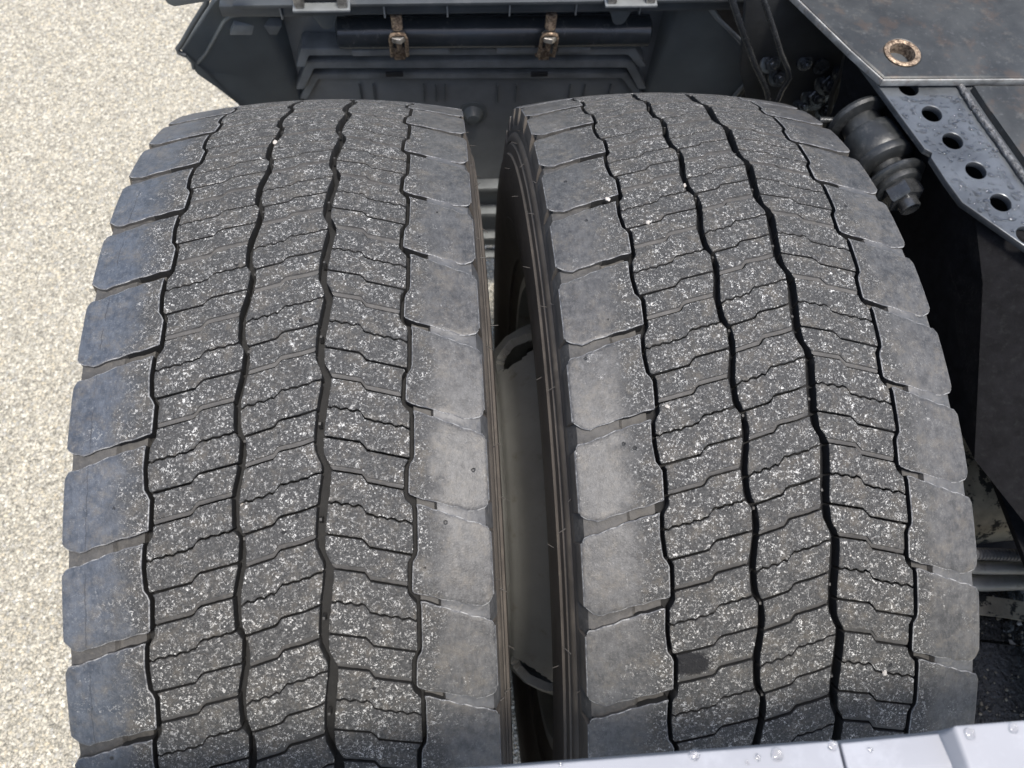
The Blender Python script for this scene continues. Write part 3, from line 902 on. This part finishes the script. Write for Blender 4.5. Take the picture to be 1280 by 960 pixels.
# raised beam with weld to the right of the holes
a0 = [at(1206, 113, 2, Z), at(1228, 146, 2, Z), at(1280, 220, 2, Z), at(1340, 300, 2, Z), at(1460, 300, 2, Z), at(1420, 113, 2, Z)]
prism('raised_beam', [v + Vector((.006, 0, -.004)) for v in a0], (0, 0, .012), M_PLATE2, fr, .002)
wp = [at(x, y, 2, Z + .003) for x, y in ((1200, 106), (1207, 118), (1216, 132), (1226, 146), (1238, 163), (1250, 180), (1264, 199), (1280, 222), (1300, 250), (1330, 292))]
wpts = []
for p, q in zip(wp, wp[1:]):
    for s in range(8): wpts.append(p.lerp(q, s / 8))
rw = random.Random(5)
M_WELD = simple('weld_scale', (0.09, 0.092, 0.095), 0.3, 0.3, var=.9, scale=260, dust=(.34, .34, .33), dust_amt=.6, bump=1.0, bscale=380, bdist=.002)
tube('weld_seam', [p + Vector((rw.uniform(-.0006, .0006), 0, -.0005)) for p in wpts], .006, M_WELD, fr, 14, [.0036 + rw.uniform(-.0003, .0003) for i in range(len(wpts))])
# rail web under the plate
web_top = [Vector((*h(1052, 50), Z - .0085)), Vector((*h(1110, 112), Z - .0085)), Vector((*h(1170, 192), Z - .0085)), Vector((*h(1212, 252), Z - .0085)), Vector((*h(1330, 330), Z - .0085)), Vector((*h(1600, 500), Z - .0085))]
bm = bmesh.new()
wb = [at(1000, 240, 2, .62), at(1090, 330, 2, .62), at(1150, 440, 2, .66), at(1218, 574, 2, .70), at(1282, 655, 2, .70), at(1460, 860, 2, .70)]
cols = []
for t_, b_ in zip(web_top, wb):
    t_ = t_ + Vector((.010, 0, 0))
    cols.append([bm.verts.new(t_), bm.verts.new(t_.lerp(b_, .3) + Vector((.01, 0, 0))), bm.verts.new(b_)])
for c0, c1 in zip(cols, cols[1:]):
    for i in range(2): bm.faces.new((c0[i], c1[i], c1[i + 1], c0[i + 1]))
ex = bmesh.ops.extrude_face_region(bm, geom=bm.faces[:])
bmesh.ops.translate(bm, vec=(.012, .004, 0), verts=[e for e in ex['geom'] if isinstance(e, bmesh.types.BMVert)])
put(link('rail_web', from_bm('rail_web', bm, 30), M_SHADE), fr)
box('dark_closer', (.90, .80, .55), (.95, .05, 1.0), M_SHADE, fr)  # added dark box closing off bright ground beyond mudguard and bracket
# lower flange of the rail and an added dark sheet that closes the view under the plate
prism('lower_flange', [Vector((.74, -.5, .70)), Vector((.74, .6, .62)), Vector((1.1, .6, .62)), Vector((1.1, -.5, .70))], (0, 0, -.008), M_SHADE, fr, .001)
prism('dark_undersheet', [Vector((.72, .10, .775)), Vector((.69, .60, .775)), Vector((1.1, .60, .775)), Vector((1.1, .02, .775))], (0, 0, -.006), M_SHADE, fr, .001)  # added black sheet, keeps the plate holes dark

# gusset bracket with bolts beyond the right tyre
gb = thing('bracket_plate', at(1010, 100, 1, .52), 'black bolted chassis bracket beyond the top of the right tyre', 'bracket')
Yg = .52
G_ = lambda px, py, y=Yg: at(px, py, 1, y)
prism('bracket_face', [G_(935, -30), G_(925, 90), G_(945, 175), G_(1075, 190), G_(1085, 120), G_(1060, 60), G_(1000, -30)], (0, .012, 0), M_BLACK, gb, .002)
def bolt(px, py, r, ln=.016, y=Yg, ax=(0, -1, .55)):
    q = G_(px, py, y)
    t = lathe('bolt_washer', [(0, r * 1.55), (.002, r * 1.6), (.004, r * 1.5), (.0045, r * 1.1)], q, ax, M_BOLT, gb, 28)
    lathe('hex_bolt', [(.004, r * .95), (.0045, r), (.011, r), (.012, r * .9)], q, ax, M_BOLT, gb, 6, 20)
    lathe('bolt_tip', [(.011, r * .55), (ln, r * .55), (ln + .001, r * .4)], q, ax, M_BOLT, gb, 16)
for a_ in ((972, 95, .009), (962, 78, .009), (1018, 120, .013), (1034, 102, .012), (1030, 136, .010), (1002, 130, .009), (1050, 88, .008), (1005, 78, .007)):
    bolt(*a_)
q = G_(1026, 82, Yg - .003)
lathe('slotted_eye', [(0, .011), (.004, .011), (.004, .006), (.001, .006)], q, (0, -1, .2), M_BOLT, gb, 24)
tube('bracket_pipe', [G_(x, y, .49) for x, y in ((905, -30), (925, 30), (936, 60), (944, 82), (952, 98), (958, 112), (962, 130), (962, 150))], .0042, M_BOLT, gb, 10)
tube('bracket_pipe', [G_(x, y, .48) for x, y in ((940, -40), (958, 10), (968, 40), (976, 66), (984, 84), (988, 96), (978, 112), (970, 130))], .0036, M_BOLT, gb, 10)
tube('bracket_strap', [G_(x, y, .50) for x, y in ((1060, 60), (1052, 90), (1040, 118), (1036, 150))], .004, M_BLACK, gb, 8)

# shock absorber end with bushes, washers and nut
A0 = at(1070, 146, 2, .80); A1 = at(1139, 262, 2, .80)
axd = (A1 - A0).normalized(); LN = (A1 - A0).length
sh = thing('shock_absorber_end', A0, 'dark stack of rubber bushes and washers ending in a hex nut beside the right tyre', 'shock absorber')
U = LN / 100.0
def part(name, prof, mat=M_BUSH, seg=40, ang=35):
    return lathe(name, [(d * U, r * .001) for d, r in prof], A0, axd, mat, sh, seg, ang)
part('back_washer', [(0, 10), (0, 34), (3, 36), (6, 35), (7, 30), (8, 24)])
part('inner_sleeve', [(7, 22), (12, 23), (24, 23)])
part('rubber_bush', [(20, 24), (21, 30), (24, 32), (38, 33.5), (44, 34), (47, 32), (47.5, 30)])
part('bush_flange', [(45, 29), (47, 33.5), (51, 35), (54, 34), (56, 29), (57, 22)])
part('neck', [(55, 19), (60, 18), (66, 19)])
part('dished_washer', [(64, 20), (66, 31), (68, 34.5), (71, 35.5), (72.5, 33), (73, 28)])
part('small_washer', [(72, 26), (75, 27), (78, 26.5), (79, 24)])
part('hex_nut', [(78, 19), (79, 21.5), (90, 21.5), (91.5, 19)], M_BOLT, 6, 20)
part('bolt_tip', [(90, 11.5), (99, 11.5), (100, 10), (99.2, 6), (98.6, 0.5)], M_BOLT, 24)
tube('stay_rod', [at(1024, 150, 2, .79), at(1052, 151, 2, .79), at(1075, 155, 2, .79)], .004, M_BOLT, sh, 10)

# axle beam, hose, pipes and brake chamber low on the right
ab = thing('rear_axle_beam', (.85, -.01, .5), 'brown dirty axle beam below the chassis frame, right of the right tyre', 'axle')
lathe('beam_tube', [(0, .085), (.02, .092), (.12, .080), (.2, .076), (.7, .076)], (.655, -.01, AXZ), (1, 0, 0), M_MUD, ab, 48)
lathe('beam_flange', [(0, .12), (.004, .124), (.016, .124), (.02, .12)], (.66, -.01, AXZ), (1, 0, 0), M_TAR, ab, 48)
def corr(name, p0, p1, r, label):
    p0, p1 = Vector(p0), Vector(p1); L_ = (p1 - p0).length; n = int(L_ / .0042)
    prof = []
    for i in range(n):
        d = i * .0042; prof += [(d, r * .82), (d + .0008, r), (d + .0024, r), (d + .0032, r * .82)]
    o = lathe(name, prof, p0, p1 - p0, M_HOSE, None, 16, 30)
    return tag(o, label, 'hose')
corr('corrugated_hose', at(1160, 690, 2, .60), at(1360, 697, 2, .60), .0075, 'thin black corrugated hose crossing just above two smooth pipes, right edge')
o = tube('brake_pipe', [at(x, y, 2, .58) for x, y in ((1150, 706), (1228, 710), (1290, 710), (1370, 708))], .0078, M_PIPE, None, 20)
tag(o, 'slimmer smooth pipe directly under the corrugated hose', 'pipe', )
o = tube('brake_pipe', [at(x, y, 2, .56) for x, y in ((1150, 726), (1228, 729), (1290, 727), (1370, 722))], .0098, M_PIPE, None, 20)
tag(o, 'thicker smooth pipe lowest of the three lines beside the right tyre', 'pipe')
box('blackout_box', (1.02, -.22, .22), (.70, .75, .04), M_SHADE, ab)  # added black box, hides bright ground behind the hose and pipes
bc = thing('brake_chamber', (.80, -.2, .42), 'oily black dirt covered brake chamber at the right edge below the pipes', 'brake chamber')
c0 = at(1262, 830, 2, .50)
lathe('chamber_body', [(-.14, .05), (-.13, .085), (-.02, .092), (.0, .098), (.015, .098), (.02, .09), (.12, .085), (.14, .06)], (c0.x + .01, c0.y, .43), (.25, 1, 0), M_TAR, bc, 48)
lathe('clamp_band', [(-.012, .0985), (-.012, .1015), (.012, .1015), (.012, .0985)], (c0.x + .012, c0.y + .06, .43), (.25, 1, 0), M_MUD, bc, 48, cap=False)
def chip(name, c, s, mat, label, cat, seed, group=None):
    r_ = random.Random(seed); bm = bmesh.new()
    bmesh.ops.create_icosphere(bm, subdivisions=2, radius=1)
    for v in bm.verts: v.co = v.co * (1 + r_.uniform(-.28, .28))
    for v in bm.verts: v.co = Vector((v.co.x * s[0], v.co.y * s[1], v.co.z * s[2]))
    bmesh.ops.rotate(bm, cent=(0, 0, 0), matrix=Matrix.Rotation(r_.uniform(0, 3), 3, 'Z'), verts=bm.verts)
    me = from_bm(name, bm, 25); o = link(name, me, mat); o.location = c
    return tag(o, label, cat, group)
def surf(px, py, y0, z0, r):   # a point on the chamber surface
    d = (at(px, py, 2, 0.0) - CAM).normalized()
    ax = Vector((.25, 1, 0)).normalized(); o_ = Vector((y0[0], y0[1], z0))
    w = CAM - o_; dn = d - ax * d.dot(ax); wn_ = w - ax * w.dot(ax)
    A = dn.dot(dn); B_ = 2 * dn.dot(wn_); C_ = wn_.dot(wn_) - r * r
    disc = B_ * B_ - 4 * A * C_
    if disc < 0: return None
    return CAM + d * ((-B_ - math.sqrt(disc)) / 2 / A)
for i, (px, py, s, m, lb) in enumerate(((1259, 782, (.010, .007, .003), M_TAR, 'flat black flake of dirt on the brake chamber'), (1264, 805, (.005, .003, .002), M_STONE, 'larger pale stone chip on the brake chamber'), (1273, 779, (.003, .003, .002), M_STONE, 'small pale stone chip beside the black flake'))):
    q = surf(px, py, (c0.x + .01, c0.y), .43, .091)
    if q is None: q = at(px, py, 2, .52)
    chip('dirt_flake' if i == 0 else 'stone_chip', q + Vector((0, 0, .002)), s, m, lb, 'dirt' if i == 0 else 'stone', 30 + i)

rc = random.Random(44); bm = bmesh.new()
for i in range(90):
    q = surf(rc.uniform(1222, 1290), rc.uniform(745, 900), (c0.x + .01, c0.y), .43, .092)
    if q is None: continue
    r_ = rc.choice((.0009, .0014, .0022)); n0 = len(bm.verts)
    g_ = bmesh.ops.create_icosphere(bm, subdivisions=1, radius=r_)
    for v in g_['verts']: v.co = Vector((v.co.x * rc.uniform(.7, 1.4), v.co.y * rc.uniform(.7, 1.4), v.co.z * .6)) + q
o = link('dirt_crumbs', from_bm('dirt_crumbs', bm, 20), M_MUD)
tag(o, 'fine crumbs of dirt scattered over the oily brake chamber', 'dirt', None, 'stuff')

# ------------------------------------------------------------------ small stones caught in the tread
def on_tyre(px, py, x0, dr=0):
    d = (at(px, py, 2, 0.0) - CAM).normalized(); w = CAM - Vector((x0, 0, AXZ)); r = .5035 - dr
    A = d.y ** 2 + d.z ** 2; B_ = 2 * (d.y * w.y + d.z * w.z); C_ = w.y ** 2 + w.z ** 2 - r * r
    return CAM + d * ((-B_ - math.sqrt(B_ * B_ - 4 * A * C_)) / 2 / A)
stones = [(344, 178, 0, .0024, 'pinkish stone stuck in the groove near the top of the left tyre'),
          (855, 232, .35, .0021, 'pale stone stuck in a groove near the top of the right tyre'),
          (760, 249, .35, .0022, 'flat pale stone in a shoulder slot of the right tyre'),
          (810, 278, .35, .0018, 'tiny pale stone on the right tyre beside the innermost groove'),
          (834, 508, .35, .0017, 'tiny white stone on the rib of the right tyre, halfway down'),
          (898, 546, .35, .0017, 'white speck of stone near the second groove of the right tyre'),
          (1062, 692, .35, .0019, 'white stone grain on the outer rib of the right tyre'),
          (987, 762, .35, .0020, 'white stone grain near a dark nick on the right tyre'),
          (1106, 841, .35, .0019, 'white stone grain in a sipe low on the right tyre'),
          (303, 632, 0, .0016, 'tiny stone at the edge of the second groove of the left tyre')]
for i, (px, py, x0_, s, lb) in enumerate(stones):
    q = on_tyre(px, py, x0_, .001)
    chip('stone', q, (s, s * .8, s * .6), M_STONE, lb, 'stone', 60 + i, 'small stones caught in the tread')

# ------------------------------------------------------------------ light grey painted rear cover in the foreground
cv = thing('rear_cover', (.3, -.3, 1.06), 'light grey painted cover edge with water drops in the lower right foreground', 'cover')
ZC = 1.08
def cover_bar(name, x0, x1, ye0, ye1, z, drop=.05, mat=M_WHITE, w=.10):
    """bar whose far edge runs from (x0,ye0) to (x1,ye1), top face at z"""
    bm = bmesh.new()
    prof = [(0, -drop), (0, 0), (-.014, .0012), (-.030, -.0015), (-.034, -.006), (-w, -.008), (-w, -drop)]
    A = [bm.verts.new((x0, ye0 + dy, z + dz)) for dy, dz in prof]; Bv = [bm.verts.new((x1, ye1 + dy, z + dz)) for dy, dz in prof]
    n = len(prof)
    for i in range(n): bm.faces.new((A[i], A[(i + 1) % n], Bv[(i + 1) % n], Bv[i]))
    bm.faces.new(A[::-1]); bm.faces.new(Bv)
    bmesh.ops.bevel(bm, geom=[e for e in bm.edges], offset=.0012, segments=3, affect='EDGES', profile=.6)
    o = link(name, from_bm(name, bm, 40), mat); put(o, cv); return o
e0 = at(560, 964, 2, ZC); e1 = at(1047, 926, 2, ZC); e1b = at(1051, 929, 2, ZC - .001); e2 = at(1170, 917, 2, ZC - .001)
sl = (e1.y - e0.y) / (e1.x - e0.x)
cover_bar('cover_strip', -.25, e1.x, e1.y + sl * (-.25 - e1.x), e1.y, ZC)
cover_bar('cover_strip', e1b.x, e2.x + .006, e1b.y, e2.y, ZC - .001)
# raised block with slanted end
r0 = at(1172, 918, 2, ZC); r1 = at(1192, 906, 2, ZC + .010); r2 = at(1300, 898, 2, ZC + .010)
bm = bmesh.new()
blk = [(r0.x, ZC - .012, 0), (r0.x + .001, ZC + .000, 0), (r1.x, ZC + .010, 0), (.70, ZC + .010, 0), (.70, ZC - .05, 0), (r0.x, ZC - .05, 0)]
yf = lambda x: r1.y + (x - r1.x) * sl
F = [bm.verts.new((x, yf(x) if z > ZC + .005 else min(yf(x), e1.y + sl * (x - e1.x)) - .0008, z)) for x, z, _ in blk]
K = [bm.verts.new((x + (.012 if i < 3 else 0), yf(x) - .10, z - (.004 if i in (2, 3) else 0))) for i, (x, z, _) in enumerate(blk)]
bm.faces.new(F); bm.faces.new(K[::-1])
for i in range(6): bm.faces.new((F[i], K[i], K[(i + 1) % 6], F[(i + 1) % 6]))
bmesh.ops.bevel(bm, geom=bm.edges[:], offset=.0022, segments=4, affect='EDGES', profile=.6)
put(link('raised_block', from_bm('raised_block', bm, 45), M_WHITE), cv)

def drop(px, py, z, r, label, group='water drops on the light grey cover'):
    r *= .78
    q = at(px, py, 2, z)
    bm = bmesh.new(); bmesh.ops.create_uvsphere(bm, u_segments=20, v_segments=12, radius=1)
    rr = random.Random(px)
    for v in bm.verts:
        v.co.x *= r * (1 + .1 * math.sin(3 * v.co.y + px)); v.co.y *= r * (1.05); v.co.z *= r * (.25 if v.co.z > 0 else .05)
    o = link('water_drop', from_bm('water_drop', bm, 180), M_WATER); o.location = (q.x, q.y, z + .0002)
    tag(o, label, 'water drop', group)
drop(1266, 910, ZC + .0102, .0032, 'round water drop at the far edge of the raised cover block')
drop(1212, 917, ZC + .0102, .0036, 'faint flat water drop on the raised cover block next to its slanted end')
drop(868, 944, ZC + .0006, .0034, 'water drop on the cover strip left of the angular drop')
drop(971, 943, ZC + .0006, .0040, 'large angular water drop in the middle of the cover strip')
drop(1040, 932, ZC + .0004, .0032, 'flat water drop at the joint of the cover strips')
drop(947, 947, ZC + .0006, .0022, 'small water drop just left of the angular drop')
drop(934, 953, ZC + .0006, .0014, 'tiny water drop near the lower edge left of the angular drop')
drop(1088, 937, ZC - .0004, .0018, 'narrow water drop on the second cover strip')
drop(701, 955, ZC + .0006, .0013, 'leftmost tiny water drop on the cover strip')

# rain drops covering the perforated plate: too many to count
rw = random.Random(21); bm = bmesh.new()
def inside(poly, x, y):
    c = False
    for (x0, y0), (x1, y1) in zip(poly, poly[1:] + poly[:1]):
        if (y0 > y) != (y1 > y) and x < (x1 - x0) * (y - y0) / (y1 - y0) + x0: c = not c
    return c
reg = [h(1108, 118), h(1202, 118), h(1285, 235), h(1290, 320), h(1205, 248), h(1170, 195)]
hc = [(sum(q[0] for q in hh) / len(hh), sum(q[1] for q in hh) / len(hh)) for hh in holes]
xs = [q[0] for q in reg]; ys = [q[1] for q in reg]; cnt = 0; placed = []
while cnt < 330:
    x, y = rw.uniform(min(xs), max(xs)), rw.uniform(min(ys), max(ys))
    if not inside(reg, x, y): cnt += .2; continue
    if any((x - a) ** 2 + (y - b_) ** 2 < .0145 ** 2 for a, b_ in hc): continue
    r = rw.choice((.0011, .0015, .0019, .0026, .0034)) * rw.uniform(.8, 1.2)
    if any((x - a) ** 2 + (y - b_) ** 2 < (r + c_) ** 2 * .8 for a, b_, c_ in placed): cnt += .2; continue
    placed.append((x, y, r))
    q = bmesh.ops.create_uvsphere(bm, u_segments=12, v_segments=7, radius=1)
    st = rw.uniform(.8, 1.5); an = rw.uniform(-.6, .6)
    mt = Matrix.Translation((x, y, Z + .0001)) @ Matrix.Rotation(an, 4, 'Z') @ Matrix.Diagonal((r * st, r, r * .45, 1))
    bmesh.ops.transform(bm, matrix=mt, verts=q['verts']); cnt += 1
o = link('rain_drops', from_bm('rain_drops', bm, 180), M_WATER)
tag(o, 'scattered rain drops lying on the wet perforated frame plate', 'water drops', None, 'stuff')
